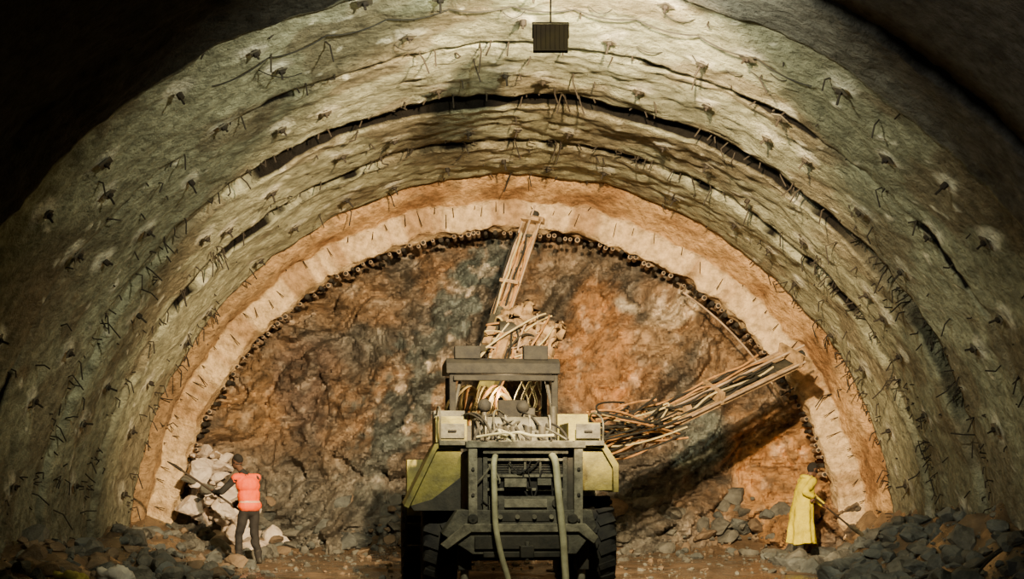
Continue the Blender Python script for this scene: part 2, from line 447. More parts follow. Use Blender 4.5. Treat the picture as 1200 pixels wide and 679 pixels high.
scatter('muck_pile', 700, lambda: U(-5.7, 5.7), lambda: 28.2 - abs(random.gauss(0, .75)), lambda: .04 + .26 * random.random() ** 3.4, [M_rockg, M_rockg, M_rockb, M_rocko], lambda x, y: U(0, .6) * ss(y, 27, 28.2))
scatter('boulder_heap', 150, lambda: -6.0 + 1.5 * random.random() ** 1.6, lambda: U(26.7, 27.9), lambda: .07 + .28 * random.random() ** 2.2, [M_rockp, M_rockp, M_rockp, M_rockg], lambda x, y: U(0, 1.6) * ss(-x, 4.6, 5.7))
scatter('rubble_berm', 1300, lambda: -U(4.1, 6.9), lambda: U(15.5, 26.8), lambda: .02 + .24 * random.random() ** 4.5, [M_rockg, M_rockg, M_rockb, M_rocko])
scatter('rubble_berm', 1600, lambda: U(4.5, 6.95), lambda: U(15.5, 26.3), lambda: .02 + .26 * random.random() ** 4.5, [M_rockg, M_rockb, M_rockb])
scatter('gravel_scatter', 1300, lambda: U(-4.8, 4.8), lambda: U(19, 27.5), lambda: .012 + .07 * random.random() ** 4, [M_rockg, M_rockg, M_rocko])

# ------------------------------------------------------------------ bolts & rebar
mb = MB()
for th, y in bolts:
    c = onwall(th, y, .03); n = V((-cos(th), 0, -sin(th))); t = V((-sin(th), 0, cos(th))); w = V((0, 1, 0))
    a = U(0, 1.5); e1 = t * cos(a) + w * sin(a); e2 = n.cross(e1)
    nn = (n + t * U(-.3, .3) + w * U(-.5, .2)).normalized()
    R = Matrix((e1, e2, n)).transposed(); pw = U(.12, .18)
    if random.random() < .85: mb.box(c + n * .03, (pw, pw, .015), M_plate, R)
    mb.cyl(c, c + n * .07, .04, M_iron, 6)
    mb.cyl(c, c + nn * U(.10, .20), .015, M_iron, 6)
mb.obj('rock_bolts', smooth=False)
mb = MB()
def hook(th, y, L, dr=0.0):
    c = onwall(th, y, dr - .05); n = V((-cos(th), 0, -sin(th))); t = V((-sin(th), 0, cos(th)))
    p1 = c + n * (L * U(.3, .6)) + t * U(-.35, .35) * L + V((0, U(-.3, .1) * L, 0))
    p2 = p1 + n * (L * U(0, .3)) + V((U(-.35, .35), U(-.3, .3), U(-.8, .15))) * L
    mb.tube([c, p1, p2] if random.random() < .6 else [c, p1], .011, M_iron, 5)
for k in range(150):
    hook(radians(U(3, 177)), U(15.9, 26.2), U(.08, .3))
for ey in (18.4, 20.75, 20.75, 23.5, 23.5, 26.1):
    for k in range(50):
        hook(radians(U(3, 177)), ey + U(-.15, .1), U(.1, .32))
for k in range(260):
    a = U(4, 48); a = a if random.random() < .5 else 180 - a
    hook(radians(a), random.choice([23.4, 21, 25.9]) + random.gauss(0, .35), U(.15, .38))
mb.obj('rebar_stubs')
mb = MB()
a = 5
while a < 176:
    th = radians(a); n = V((cos(th), 0, sin(th)))
    r0 = 6.62 + U(-.14, .14); r1 = r0 - U(.10, .32)
    sp = .17 * cos(th) ** 2
    p = V((-.1, 27.02, 0)) + n * (r0 + sp); q = V((-.1 + U(-.08, .08), 26.90, U(-.08, .04))) + n * (r1 + sp)
    mb.cyl(p, q, .008, M_iron, 5); a += U(1.2, 5)
mb.obj('rib_pins')
mb = MB()
a = 14
while a < 164:
    th = radians(a); n = V((cos(th), 0, sin(th))); c = V((-.1, 27.25, 0)) + n * (6.06 + .17 * cos(th) ** 2 + U(-.05, .03))
    rr_ = U(.03, .05)
    mb.cyl(c + V((0, -.05, 0)), c + V((0, .35, 0)), rr_, M_pipe if random.random() < .6 else M_iron, 8)
    mb.cyl(c + V((0, -.08, 0)), c + V((0, -.03, 0)), rr_ * .7, M_iron, 8); a += U(.8, 1.8)
mb.obj('forepole_pipes')
mb = MB()
pts = [V((-.1 + 5.95 * cos(radians(d)), 27.2, 5.95 * sin(radians(d)))) for d in range(28, 58, 2)]
mb.tube(pts, .018, M_pipe, 6)
for d in range(30, 58, 6):
    mb.cyl((-.1 + 5.95 * cos(radians(d)), 27.2, 5.95 * sin(radians(d))), (-.1 + 6.25 * cos(radians(d)), 27.2, 6.25 * sin(radians(d))), .013, M_iron, 6)
mb.obj('steel_rib')
mb = MB(); pr = None
for k in range(60, 121, 6):
    th = radians(k); p = onwall(th, 16.9, .03)
    if pr is not None: mb.tube(sag(pr, p, .05, 8), .009, M_black, 5)
    pr = p
for k in range(0, 10):
    th = radians(U(60, 125)); p = onwall(th, U(16.5, 18), 0)
    mb.tube(sag(p, p + V((U(.2, .6), 0, -.04)), U(.05, .12), 6), .006, M_black, 4)
mb.obj('power_cable')

# ------------------------------------------------------------------ floodlight fixture
def floodlight(name, loc, tilt=0.0, s=1.0, hang=.7):
    e = bpy.data.objects.new(name, None); scene.collection.objects.link(e); e.location = loc
    mb = MB()
    mb.box((0, 0, 0), (.38 * s, .10 * s, .29 * s), M_soot)
    for i in range(7): mb.box((-.15 * s + .05 * i * s, -.055 * s, 0), (.012 * s, .02 * s, .26 * s), M_soot)
    mb.box((0, .055 * s, 0), (.34 * s, .012 * s, .25 * s), M_lens)
    mb.bar((-.195 * s, 0, 0), (-.195 * s, 0, .17 * s), .012, .03, M_soot, (0, 1, 0)); mb.bar((.195 * s, 0, 0), (.195 * s, 0, .17 * s), .012, .03, M_soot, (0, 1, 0))
    mb.bar((-.2 * s, 0, .17 * s), (.2 * s, 0, .17 * s), .02, .014, M_soot)
    mb.cyl((0, 0, .17 * s), (0, 0, hang), .010, M_soot, 8)
    mb.obj('housing', parent=e, bevel=.006); return e
floodlight('floodlight', (.42, 15.7, 6.29), hang=.8)
floodlight('floodlight', (.35, 11.8, 5.95), hang=1.0)  # added housing, unseen, behind the out-of-frame key spot
floodlight('floodlight', (1.2, 11.8, 5.9), hang=1.0)  # added housing, unseen, behind the warm spot

# ------------------------------------------------------------------ drilling jumbo
J = bpy.data.objects.new('drilling_jumbo', None); scene.collection.objects.link(J)
J.location = (.15, 17, 0); J.rotation_euler = (0, 0, radians(5))
JM = Matrix.Translation((.15, 17, 0)) @ Matrix.Rotation(radians(5), 4, 'Z'); JI = JM.inverted()
def Lc(x, y, z): return JI @ V((x, y, z))
def wheel(name, cx, cy, r, w):
    mb = MB(); prof = [(-w / 2, r * .55), (-w / 2, r * .86), (-w * .42, r * .95), (-w * .3, r), (w * .3, r), (w * .42, r * .95), (w / 2, r * .86), (w / 2, r * .55)]
    seg = 40; vs = []; fs = []
    for k in range(seg):
        a = 2 * pi * k / seg
        for px, pr_ in prof: vs.append((cx + px, cy + pr_ * cos(a), r + pr_ * sin(a)))
    n = len(prof)
    for k in range(seg):
        k2 = (k + 1) % seg
        for i in range(n): fs.append((k * n + i, k * n + (i + 1) % n, k2 * n + (i + 1) % n, k2 * n + i))
    mb.add(vs, fs, M_black)
    for k in range(22):
        a = 2 * pi * k / 22
        for sgn in (-1, 1):
            aa = a + (.14 if sgn > 0 else 0)
            R = Matrix.Rotation(aa, 3, 'X') @ Matrix.Rotation(.35 * sgn, 3, 'Z')
            c = V((cx + sgn * w * .24, cy, r)) + Matrix.Rotation(aa, 3, 'X') @ V((0, 0, r * 1.0))
            mb.box(c, (w * .46, .07, .05), M_black, R)
    mb.cyl((cx - w * .3, cy, r), (cx + w * .3, cy, r), r * .56, M_grey, 28)
    for sgn in (-1, 1):
        mb.cyl((cx + sgn * w * .3, cy, r), (cx + sgn * w * .42, cy, r), r * .25, M_grey, 20)
        for k in range(8):
            a = k * pi / 4; mb.cyl((cx + sgn * w * .3, cy + r * .4 * cos(a), r + r * .4 * sin(a)), (cx + sgn * w * .36, cy + r * .4 * cos(a), r + r * .4 * sin(a)), .025, M_dark, 6)
    mb.obj(name, parent=J)
wheel('wheel_1', -.98, .95, .60, .42); wheel('wheel_2', .93, .95, .62, .46)
wheel('wheel_3', -1.2, 4.0, .60, .42); wheel('wheel_4', 1.05, 4.0, .60, .42)
mb = MB()
mb.box((0, 2.7, .8), (1.0, 5.2, .4), M_dark)
mb.cyl((-1.0, .95, .6), (1.0, .95, .6), .14, M_dark); mb.cyl((-1.15, 4, .6), (1.1, 4, .6), .14, M_dark)
mb.prism([(-.98, .84), (-.80, 1.12), (.78, 1.12), (.84, .92), (.60, .60), (-.62, .60)], -.12, .42, M_grey)
mb.prism([(-1.0, .72), (-.72, .96), (.70, .96), (.86, .80), (.80, .72), (.62, .86), (-.64, .86), (-.92, .66)], -.16, -.08, M_greyl)
mb.box((-.05, -.13, .74), (1.1, .05, .16), M_dark)
mb.box((-.05, -.15, .60), (.9, .04, .07), M_dark)
for x in (-.62, .55):
    mb.cyl((x, -.17, 1.02), (x, -.1, 1.02), .06, M_dark, 16)
mb.box((0, -.24, .64), (.16, .2, .14), M_dark); mb.cyl((0, -.30, .54), (0, -.30, .76), .03, M_grey, 10)
for sx in (-1, 1):
    mb.box((sx * .70, .2, .75), (.16, .2, .7), M_dark); mb.cyl((sx * .70, .2, .07), (sx * .70, .2, .5), .05, M_greyl, 12); mb.cyl((sx * .70, .2, .03), (sx * .70, .2, .07), .14, M_dark, 14)
    mb.box((sx * .95, 4.9, .8), (.16, .2, .8), M_grey); mb.cyl((sx * .95, 4.9, .07), (sx * .95, 4.9, .5), .05, M_greyl, 12); mb.cyl((sx * .95, 4.9, .03), (sx * .95, 4.9, .07), .15, M_dark, 14)
mb.obj('chassis', parent=J, bevel=.015)
mb = MB()
mb.prism([(-.66, .95), (-.66, 1.72), (-.58, 1.84), (.58, 1.84), (.66, 1.72), (.66, .95)], .04, 2.8, M_grey)
mb.obj('engine_cover', parent=J, bevel=.02)
mb = MB()
mb.box((0, .02, 1.4), (1.12, .04, .86), M_black)
for sx in (-1, 1):
    mb.box((sx * .62, -.05, 1.42), (.10, .2, 1.02), M_greyl); mb.box((sx * .47, -.03, 1.4), (.05, .08, .9), M_grey)
    mb.box((sx * .545, .0, 1.4), (.08, .05, .9), M_dark)
mb.box((0, -.05, 1.885), (1.40, .24, .07), M_greyl)
mb.box((0, -.07, 1.80), (1.0, .1, .04), M_grey)
for z in (1.71, 1.52, 1.36): mb.box((0, -.03, z), (.92, .06, .03), M_greyl)
for x in (-.36, -.18, 0, .18, .36): mb.box((x, -.02, 1.61), (.025, .05, .2), M_grey)
for z in range(6): mb.box((0, 0, 1.54 + z * .028), (.9, .02, .006), M_grey)
mb.box((0, -.05, 1.13), (.86, .1, .30), M_grey)
mb.box((0, -.11, 1.20), (.50, .04, .10), M_greyl); mb.box((0, -.11, 1.04), (.62, .04, .10), M_dark)
mb.box((-.12, -.1, 1.44), (.26, .1, .1), M_greyl); mb.box((.22, -.08, 1.45), (.16, .1, .08), M_grey)
for x in (-.36, .36): mb.cyl((x, -.13, 1.2), (x, -.08, 1.2), .05, M_dark, 14)
for x in (-.30, -.1, .1, .30): mb.cyl((x, -.16, 1.04), (x, -.12, 1.04), .028, M_greyl, 10)
for sx in (-1, 1):
    for z in (1.0, 1.3, 1.6): mb.cyl((sx * .62, -.17, z), (sx * .62, -.14, z), .02, M_dark, 8)
for k in range(14):
    x0 = U(-.4, .4); mb.tube(sag((x0, -.06, U(1.3, 1.8)), (x0 + U(-.3, .3), -.08, U(1.1, 1.75)), U(0, .15), 8, .03), U(.008, .016), random.choice([M_black, M_black, M_greyl]), 5)
mb.obj('rear_grille', parent=J, bevel=.008)
mb = MB()
mb.prism([(-.72, 1.93), (-1.05, 1.90), (-1.42, 1.16), (-1.36, 1.13), (-1.02, 1.84), (-.72, 1.87)], .25, 2.0, M_olive)
mb.prism([(-.74, 1.87), (-1.02, 1.84), (-1.34, 1.16), (-1.1, 1.2), (-.74, 1.5)], .3, .34, M_olive)
mb.prism([(-1.34, 1.16), (-1.30, 1.10), (-.74, 1.10), (-.74, 1.5), (-1.08, 1.24)], .28, .34, M_dark)
mb.prism([(.70, 1.93), (1.0, 1.90), (1.16, 1.66), (1.16, 1.32), (1.10, 1.32), (1.09, 1.62), (.96, 1.84), (.70, 1.87)], .25, 1.9, M_olive)
mb.prism([(.72, 1.87), (.96, 1.84), (1.09, 1.62), (1.09, 1.34), (.72, 1.34)], .3, .34, M_olive)
mb.prismx([(.2, 1.88), (.2, 1.94), (3.2, 1.94), (3.2, 1.88)], -1.0, .98, M_grey)
mb.box((-.84, 1.0, 2.06), (.38, .9, .28), M_olive); mb.box((-.86, .98, 2.22), (.34, .8, .04), M_olive)
mb.box((.80, 1.1, 2.05), (.40, .9, .24), M_olive); mb.box((.78, 1.9, 2.12), (.4, .6, .38), M_olive)
for sx in (-1, 1):
    mb.box((sx * .83, .54, 2.06), (.30, .02, .18), M_grey); mb.cyl((sx * .83 - .05, .52, 2.06), (sx * .83 + .05, .52, 2.06), .015, M_black, 8)
mb.box((-.82, 1.9, 2.14), (.4, .6, .42), M_grey)
mb.box((-1.1, 3.0, 1.35), (.5, 1.1, .75), M_olive); mb.box((1.0, 3.0, 1.35), (.44, 1.0, .75), M_grey)
for z in (.55, .85): mb.box((-1.2, 2.6, z), (.3, .3, .04), M_dark)
mb.bar((-1.36, 2.5, .5), (-1.36, 2.5, 1.1), .03, .03, M_dark, (0, 1, 0)); mb.bar((-1.05, 2.5, .5), (-1.05, 2.5, 1.1), .03, .03, M_dark, (0, 1, 0))
mb.tube(smooth_path([(-.98, .5, 1.9), (-.98, .5, 2.3), (-.98, 1.5, 2.35), (-.98, 1.8, 1.95)]), .014, M_grey, 6)
mb.tube(smooth_path([(1.0, .5, 1.9), (1.0, .5, 2.2), (1.0, 1.5, 2.3), (1.0, 1.8, 1.95)]), .014, M_grey, 6)
mb.obj('fenders', parent=J, bevel=.015)
mb = MB()
mb.cyl((-.38, 1.0, 2.12), (.38, 1.0, 2.12), .13, M_grey, 28)
for x in (-.4, -.15, .15, .4): mb.cyl((x - .012, 1.0, 2.12), (x + .012, 1.0, 2.12), .155, M_greyl, 28)
mb.box((0, .75, 2.0), (.7, .35, .14), M_grey)
for x in (-.25, -.08, .1, .27): mb.cyl((x, .6, 1.95), (x, .6, 2.12), .05, M_dark, 12)
mb.cyl((-.36, 1.7, 2.0), (-.36, 1.7, 2.34), .04, M_dark, 10); mb.ell((-.36, 1.7, 2.42), (.09, .1, .09), M_black)
mb.cyl((.14, 1.7, 2.0), (.14, 1.7, 2.34), .04, M_dark, 10); mb.ell((.14, 1.7, 2.40), (.085, .1, .085), M_black)
mb.box((0, 1.9, 2.1), (1.0, .6, .3), M_dark)
mb.cyl((.5, 1.4, 1.95), (.5, 1.4, 2.4), .05, M_dark, 12)
for k in range(24):
    a = V((U(-.6, .6), U(.3, .6), 1.95)); b = V((U(-.7, .7), U(1.2, 2.0), U(2.0, 2.3)))
    mb.tube(sag(a, b, -U(.05, .2), 8, .1), U(.012, .02), random.choice([M_black, M_black, M_dark, M_grey]), 6)
mb.obj('deck_machinery', parent=J, bevel=.006)
mb = MB()
mb.prismx([(2.95, 2.92), (2.95, 3.06), (3.1, 3.14), (4.5, 3.14), (4.5, 2.98), (3.1, 2.92)], -.80, .78, M_black)
mb.box((0, 2.98, 2.86), (1.4, .06, .08), M_black)
for sx in (-1, 1):
    for y in (3.05, 4.4): mb.box((sx * .71, y, 2.42), (.09, .09, 1.05), M_black)
    mb.box((sx * .71, 3.7, 2.35), (.05, 1.3, .05), M_black)
    mb.bar((sx * .71, 3.1, 2.3), (sx * .60, 3.1, 2.85), .05, .05, M_dark, (0, 1, 0))
mb.box((-.5, 3.15, 3.22), (.36, .22, .18), M_black); mb.box((.45, 3.15, 3.22), (.34, .22, .20), M_black)
mb.box((0, 3.0, 2.05), (1.5, .1, .3), M_dark)
mb.box((.15, 3.6, 2.2), (.4, .4, .1), M_black); mb.box((.15, 3.42, 2.4), (.4, .1, .35), M_black)
mb.box((.35, 4.0, 2.3), (.35, .3, .4), M_dark)
mb.obj('operator_canopy', parent=J, bevel=.012)
mb = MB()
mb.tube(smooth_path([(-.34, -.02, 1.78), (-.38, -.22, 1.66), (-.38, -.28, 1.35), (-.36, -.30, .9), (-.26, -.35, .45), (-.1, -.5, .08), (.3, -1.2, .05), (1.1, -2.4, .05)], 8), .034, M_whose, 12)
mb.tube(smooth_path([(.30, -.02, 1.78), (.34, -.2, 1.68), (.37, -.28, 1.3), (.42, -.30, .8), (.44, -.35, .4), (.46, -.55, .06), (.7, -1.4, .05), (1.6, -2.6, .05)], 8), .042, M_whose, 12)
mb.tube(smooth_path([(-.55, .2, 1.98), (-.2, -.1, 2.02), (-.14, -.1, 1.9), (-.3, .1, 2.06), (-.1, .3, 2.0)]), .016, M_whose, 8)
mb.tube(smooth_path([(-.3, .1, 1.97), (-.1, -.05, 2.03), (.1, -.04, 1.99), (.35, .1, 2.0)]), .018, M_whose, 8)
mb.obj('water_hoses', parent=J)
mb = MB()
mb.box((0, 4.9, 1.4), (1.3, .5, .9), M_grey)
for x in (-.4, .4): mb.cyl((x, 5.1, 1.1), (x, 5.1, 1.95), .17, M_dark, 20)
mb.obj('boom_base', parent=J, bevel=.02)
def boom(name, base, elbow, A, B, up, width):
    base, elbow, A, B = [Lc(*p) if not isinstance(p, Vector) else p for p in (base, elbow, A, B)]
    mb = MB(); up = V(up)
    mid = base.lerp(elbow, .5)
    mb.bar(base, mid.lerp(elbow, .15), .26, .28, M_olive); mb.bar(mid, elbow, .18, .20, M_tan)
    mb.cyl(base + V((.1, .1, -.35)), mid + V((0, 0, -.12)), .07, M_dark, 14); mb.cyl(base.lerp(mid, .4) + V((.05, 0, -.22)), mid.lerp(elbow, .2) + V((0, 0, -.1)), .04, M_greyl, 12)
    mb.cyl(elbow - V((.16, 0, 0)), elbow + V((.16, 0, 0)), .17, M_dark, 20); mb.cyl(elbow - V((0, 0, .2)), elbow + V((0, .1, .2)), .12, M_tan, 16)
    d = (B - A).normalized(); r = d.cross(up).normalized(); u = r.cross(d).normalized(); L = (B - A).length
    h = width / 2
    mb.bar(elbow, A.lerp(B, .42), .2, .2, M_tan)
    for s in (-1, 1):
        mb.bar(A + r * h * s, B + r * h * s, .05, .11, M_tan, up); mb.bar(A + r * h * s * 1.25 + u * .05, B + r * h * s * 1.25 + u * .05, .025, .025, M_pipe, up)
    n = 9
    for i in range(n + 1):
        p = A.lerp(B, i / n); mb.bar(p - r * h, p + r * h, .05, .05, M_dark, up)
    mb.bar(A - u * .05, B - u * .05, h * 1.3, .03, M_tan if width < .3 else M_dark, up)
    c = A.lerp(B, .2); mb.bar(c - d * .38 + u * .14, c + d * .38 + u * .14, .2, .2, M_dark, up); mb.cyl(c + d * .36 + u * .16, c + d * .56 + u * .16, .07, M_grey, 14)
    mb.bar(c - d * .25 + u * .26, c + d * .1 + u * .26, .14, .08, M_tan, up)
    mb.cyl(c + d * .5 + u * .16, B + d * .18 + u * .16, .02, M_pipe, 8)
    for t in (.55, .97): q = A.lerp(B, t); mb.bar(q - r * h * 1.3 + u * .1, q + r * h * 1.3 + u * .1, .06, .22, M_tan, up)
    mb.bar(B - r * h * 1.6, B + r * h * 1.6, .09, .16, M_tan, up); mb.cyl(B, B + d * .14, .08, M_black, 14)
    mb.cyl(A - r * h * 1.2, A + r * h * 1.2, .11, M_dark, 16)
    for k in range(7):
        o1 = r * U(-h, h) * 1.2 + u * U(.06, .22)
        pts = [A.lerp(B, .15 + .7 * i / 8) + o1 + V((U(-.03, .03), U(-.03, .03), U(-.07, .04))) for i in range(9)]
        mb.tube(smooth_path(pts, 3), .018, random.choice([M_cream, M_ohose, M_black, M_black]), 6)
    for k in range(12):
        p = A.lerp(B, U(.08, .32)) + u * .2; q = elbow + V((U(-.15, .15), U(-.2, .2), U(-.05, .2)))
        mb.tube(sag(p, q, U(-.3, .4), 12, .3), .016, random.choice([M_cream, M_ohose, M_black, M_black]), 6)
    for k in range(9):
        p = elbow + V((U(-.15, .15), 0, U(.0, .2))); q = base + V((U(-.2, .2), -.2, U(.1, .4)))
        mb.tube(sag(p, q, U(-.1, .4), 14, .25), .017, random.choice([M_cream, M_ohose, M_black, M_black]), 6)
    mb.obj(name, parent=J, bevel=0)
boom('boom_1', V((-.4, 5.1, 1.85)), (-.05, 24.0, 3.9), (-.50, 24.0, 3.2), (.37, 25.4, 6.0), (-.3, -1, .2), .25)
boom('boom_2', V((.4, 5.1, 1.75)), (2.3, 23.9, 2.25), (1.55, 23.8, 1.95), (4.95, 25.1, 3.55), (0, -.55, 1), .46)
mb = MB()
mbg = MB()
for (p, q, r_) in (((-.2, 23.8, 3.35), (.25, 24.1, 3.55), .2), ((.05, 24.0, 3.65), (.55, 24.1, 3.85), .24), ((.0, 24.1, 4.0), (.25, 24.2, 4.2), .18), ((.5, 24.0, 3.5), (.75, 24.1, 3.95), .13)):
    mbg.cap(Lc(*p), Lc(*q), r_, r_ * .8, M_tan)
remeshed(mbg, 'drifter_guard', .03, None, J, 1, .28, 6)
for k in range(12):
    a = Lc(-.3 + U(-.2, .4), 23.6, 3.3 + U(-.1, .3)); b = Lc(.55 + U(-.2, .25), 24.0 + U(-.2, .2), 3.9 + U(-.3, .35))
    mb.tube(sag(a, b, U(-.15, .2), 12, .15), .016, random.choice([M_cream, M_ohose, M_pipe, M_black]), 6)
for k in range(18):
    x0 = U(-.65, -.1); mb.tube(smooth_path([(x0, 4.5, 2.0), (x0 + U(-.15, .1), 4.3, 2.5), (x0 + .2, 4.6, 2.8 + U(-.1, .05)), (x0 + .45, 4.9, 2.5 + U(-.2, .1)), (x0 + .4, 5.0, 2.0)]), .02, random.choice([M_cream, M_cream, M_ohose]), 6)
for k in range(4):
    x0 = U(.35, .6); mb.tube(smooth_path([(x0, 4.3, 2.9), (x0 - .12, 4.3, 2.6), (x0, 4.3, 2.45), (x0 + .1, 4.4, 2.6), (x0, 4.3, 2.88)]), .012, M_whose, 6)
for k in range(38):
    a = Lc(1.3 + U(-.25, .1), 22.6 + U(-.3, .3), 2.2 + U(-.4, .3)); b = Lc(2.2 + U(-.5, .8), 23.9, 2.5 + U(-.4, .3))
    mb.tube(sag(a, b, U(-.2, .25), 12, .3), .017, random.choice([M_cream, M_ohose, M_black, M_black, M_ohose]), 6)
mb.obj('hydraulic_hoses', parent=J)

# ------------------------------------------------------------------ people
def head(mb, c, f, m_hair, cap=False):
    c = V(c); f = V(f).normalized(); up = V((0, 0, 1)); l = up.cross(f).normalized(); u2 = f.cross(l).normalized()
    R = Matrix((f, l, u2)).transposed()
    P = lambda a, b, d: c + R @ V((a, b, d))
    mb.ell(c, (.098, .076, .118), M_skin, R)
    mb.ell(P(.03, 0, -.065), (.062, .055, .052), M_skin, R)
    mb.cap(P(.09, 0, .01), P(.112, 0, -.025), .011, .016, M_skin, 8)
    mb.ell(P(.088, 0, -.062), (.012, .026, .008), M_skin, R)
    for s in (-1, 1):
        mb.ell(P(-.005, s * .078, -.005), (.022, .012, .033), M_skin, R)
        mb.ell(P(.078, s * .032, .012), (.012, .016, .009), M_eye, R)
    mb.ell(P(-.022, 0, .028), (.100, .088, .110), m_hair, R)
    if cap: mb.ell(P(.075, 0, .055), (.07, .06, .012), m_hair, R)
def hand(mb, p, axis, palmdir, m, r=.02):
    p = V(p); A = V(axis).normalized(); W = V(palmdir); W = (W - A * W.dot(A)).normalized(); T = A.cross(W)
    mb.cap(p + W * .085, p + W * .045 + A * .0, .027, .030, m, 10)
    mb.cap(p + W * .04 - A * .03 , p + W * .04 + A * .03, .019, .019, m, 10)
    rr = r + .012
    for i, (o, ln) in enumerate(((-.033, .8), (-.011, 1.0), (.011, .95), (.033, .72))):
        pts = []
        for k in range(7):
            a = (k / 6) * 4.0 * ln + .2
            pts.append(p + A * o + (W * cos(a) + T * sin(a)) * rr * (1.15 if k in (2, 4) else 1))
        mb.tube([p + A * o + W * .05] + pts, [.0105] * 5 + [.0095, .009, .0075], m, 8)
    pts = [p + W * .06 - A * .03, p + W * .035 - A * .052 - T * .02, p - A * .045 - T * (rr + .004), p - W * .02 - A * .03 - T * (rr)]
    mb.tube(pts, [.013, .0125, .011, .009], m, 8)

def worker_vest():
    e = bpy.data.objects.new('worker', None); scene.collection.objects.link(e); e.location = (-4.45, 24.3, fh(-4.45, 24.3))
    mb = MB()
    l = V((-.8, -.6, 0)); f = V((-.6, .8, 0)); R = Matrix((l, f, V((0, 0, 1)))).transposed()
    mb.ell((.0, .0, 1.33), (.215, .14, .17), M_hiviz, R); mb.ell((.01, -.0, 1.14), (.205, .14, .2), M_hiviz, R)
    mb.ell((.03, -.01, .99), (.215, .155, .13), M_hiviz, R)
    sl = V((-.05, 0, 1.455)) + l * .175; sr = V((-.02, 0, 1.455)) - l * .175
    mb.cap(sl, sr, .078, .078, M_hiviz)
    mb.cap((-.05, .01, 1.48), (-.16, .06, 1.63), .062, .055, M_skin)
    mb.cap((-.04, .0, 1.47), (-.09, .03, 1.54), .075, .07, M_jack)
    head(mb, (-.2, .09, 1.725), (-.80, .45, -.28), M_hair, cap=False)
    mb.ell((.02, 0, .9), (.165, .13, .12), M_trou, R)
    hl = V((.02, 0, .88)) + l * .09; hr = V((.02, 0, .88)) - l * .09
    kl = V((-.15, -.02, .49)); kr = V((.11, .0, .49)); al = V((-.15, -.03, .1)); ar = V((.18, -.0, .1))
    for h_, k_, a_ in ((hl, kl, al), (hr, kr, ar)):
        mb.cap(h_, k_, .098, .070, M_trou); mb.cap(k_, a_ + V((0, 0, .03)), .070, .055, M_trou); mb.cap(k_ + V((0, -.01, -.1)), a_ + V((0, 0, .1)), .07, .052, M_trou)
        mb.cap(a_ + V((0, 0, .1)), a_ + V((0, 0, -.03)), .06, .058, M_boot); mb.cap(a_ + V((.02, -.01, -.055)), a_ + V((-.13, .1, -.062)), .045, .036, M_boot)
    el = V((-.42, -.12, 1.22)); hL = V((-.62, .12, 1.222)); er = V((.0, .28, 1.21)); hR = V((-.27, .22, .98))
    mb.cap(sl, el, .068, .054, M_jack); mb.cap(el, el.lerp(hL, .74), .055, .042, M_jack)
    mb.cap(sr, er, .068, .054, M_jack); mb.cap(er, er.lerp(hR, .76), .055, .042, M_jack)
    def bands(c, k, b):
        if b.mats[k] is M_hiviz and (1.04 < c.z < 1.07): return b.mi(M_refl)
        return k
    mb.mi(M_refl)
    b = remeshed(mb, 'body', .011, bands, e, 3, .016, 9)
    hm = MB(); bar0 = V((-1.14, .12, 1.584)); bar1 = V((-.02, .27, .79))
    ax = (bar0 - bar1).normalized()
    def on(x): t = (x - bar1.x) / (bar0.x - bar1.x); return bar1.lerp(bar0, t)
    pL, pR = on(-.62), on(-.29)
    hand(hm, pL, ax, el - pL, M_skin, .017); hand(hm, pR, ax, er - pR, M_skin, .017)
    for p_, e_ in ((pL, el), (pR, er)): hm.cap(p_.lerp(e_, .22), p_.lerp(e_, .38), .026, .03, M_skin, 10)
    remeshed(hm, 'hands', .005, None, e, 1)
    t = MB(); t.tube([bar1, bar0], .019, M_wood, 10); t.tube([bar0, bar0 + ax * .14, bar0 + ax * .3 + V((0, 0, -.02))], [.026, .026, .01], M_iron, 8)
    t.obj('scaling_bar', parent=e)
worker_vest()

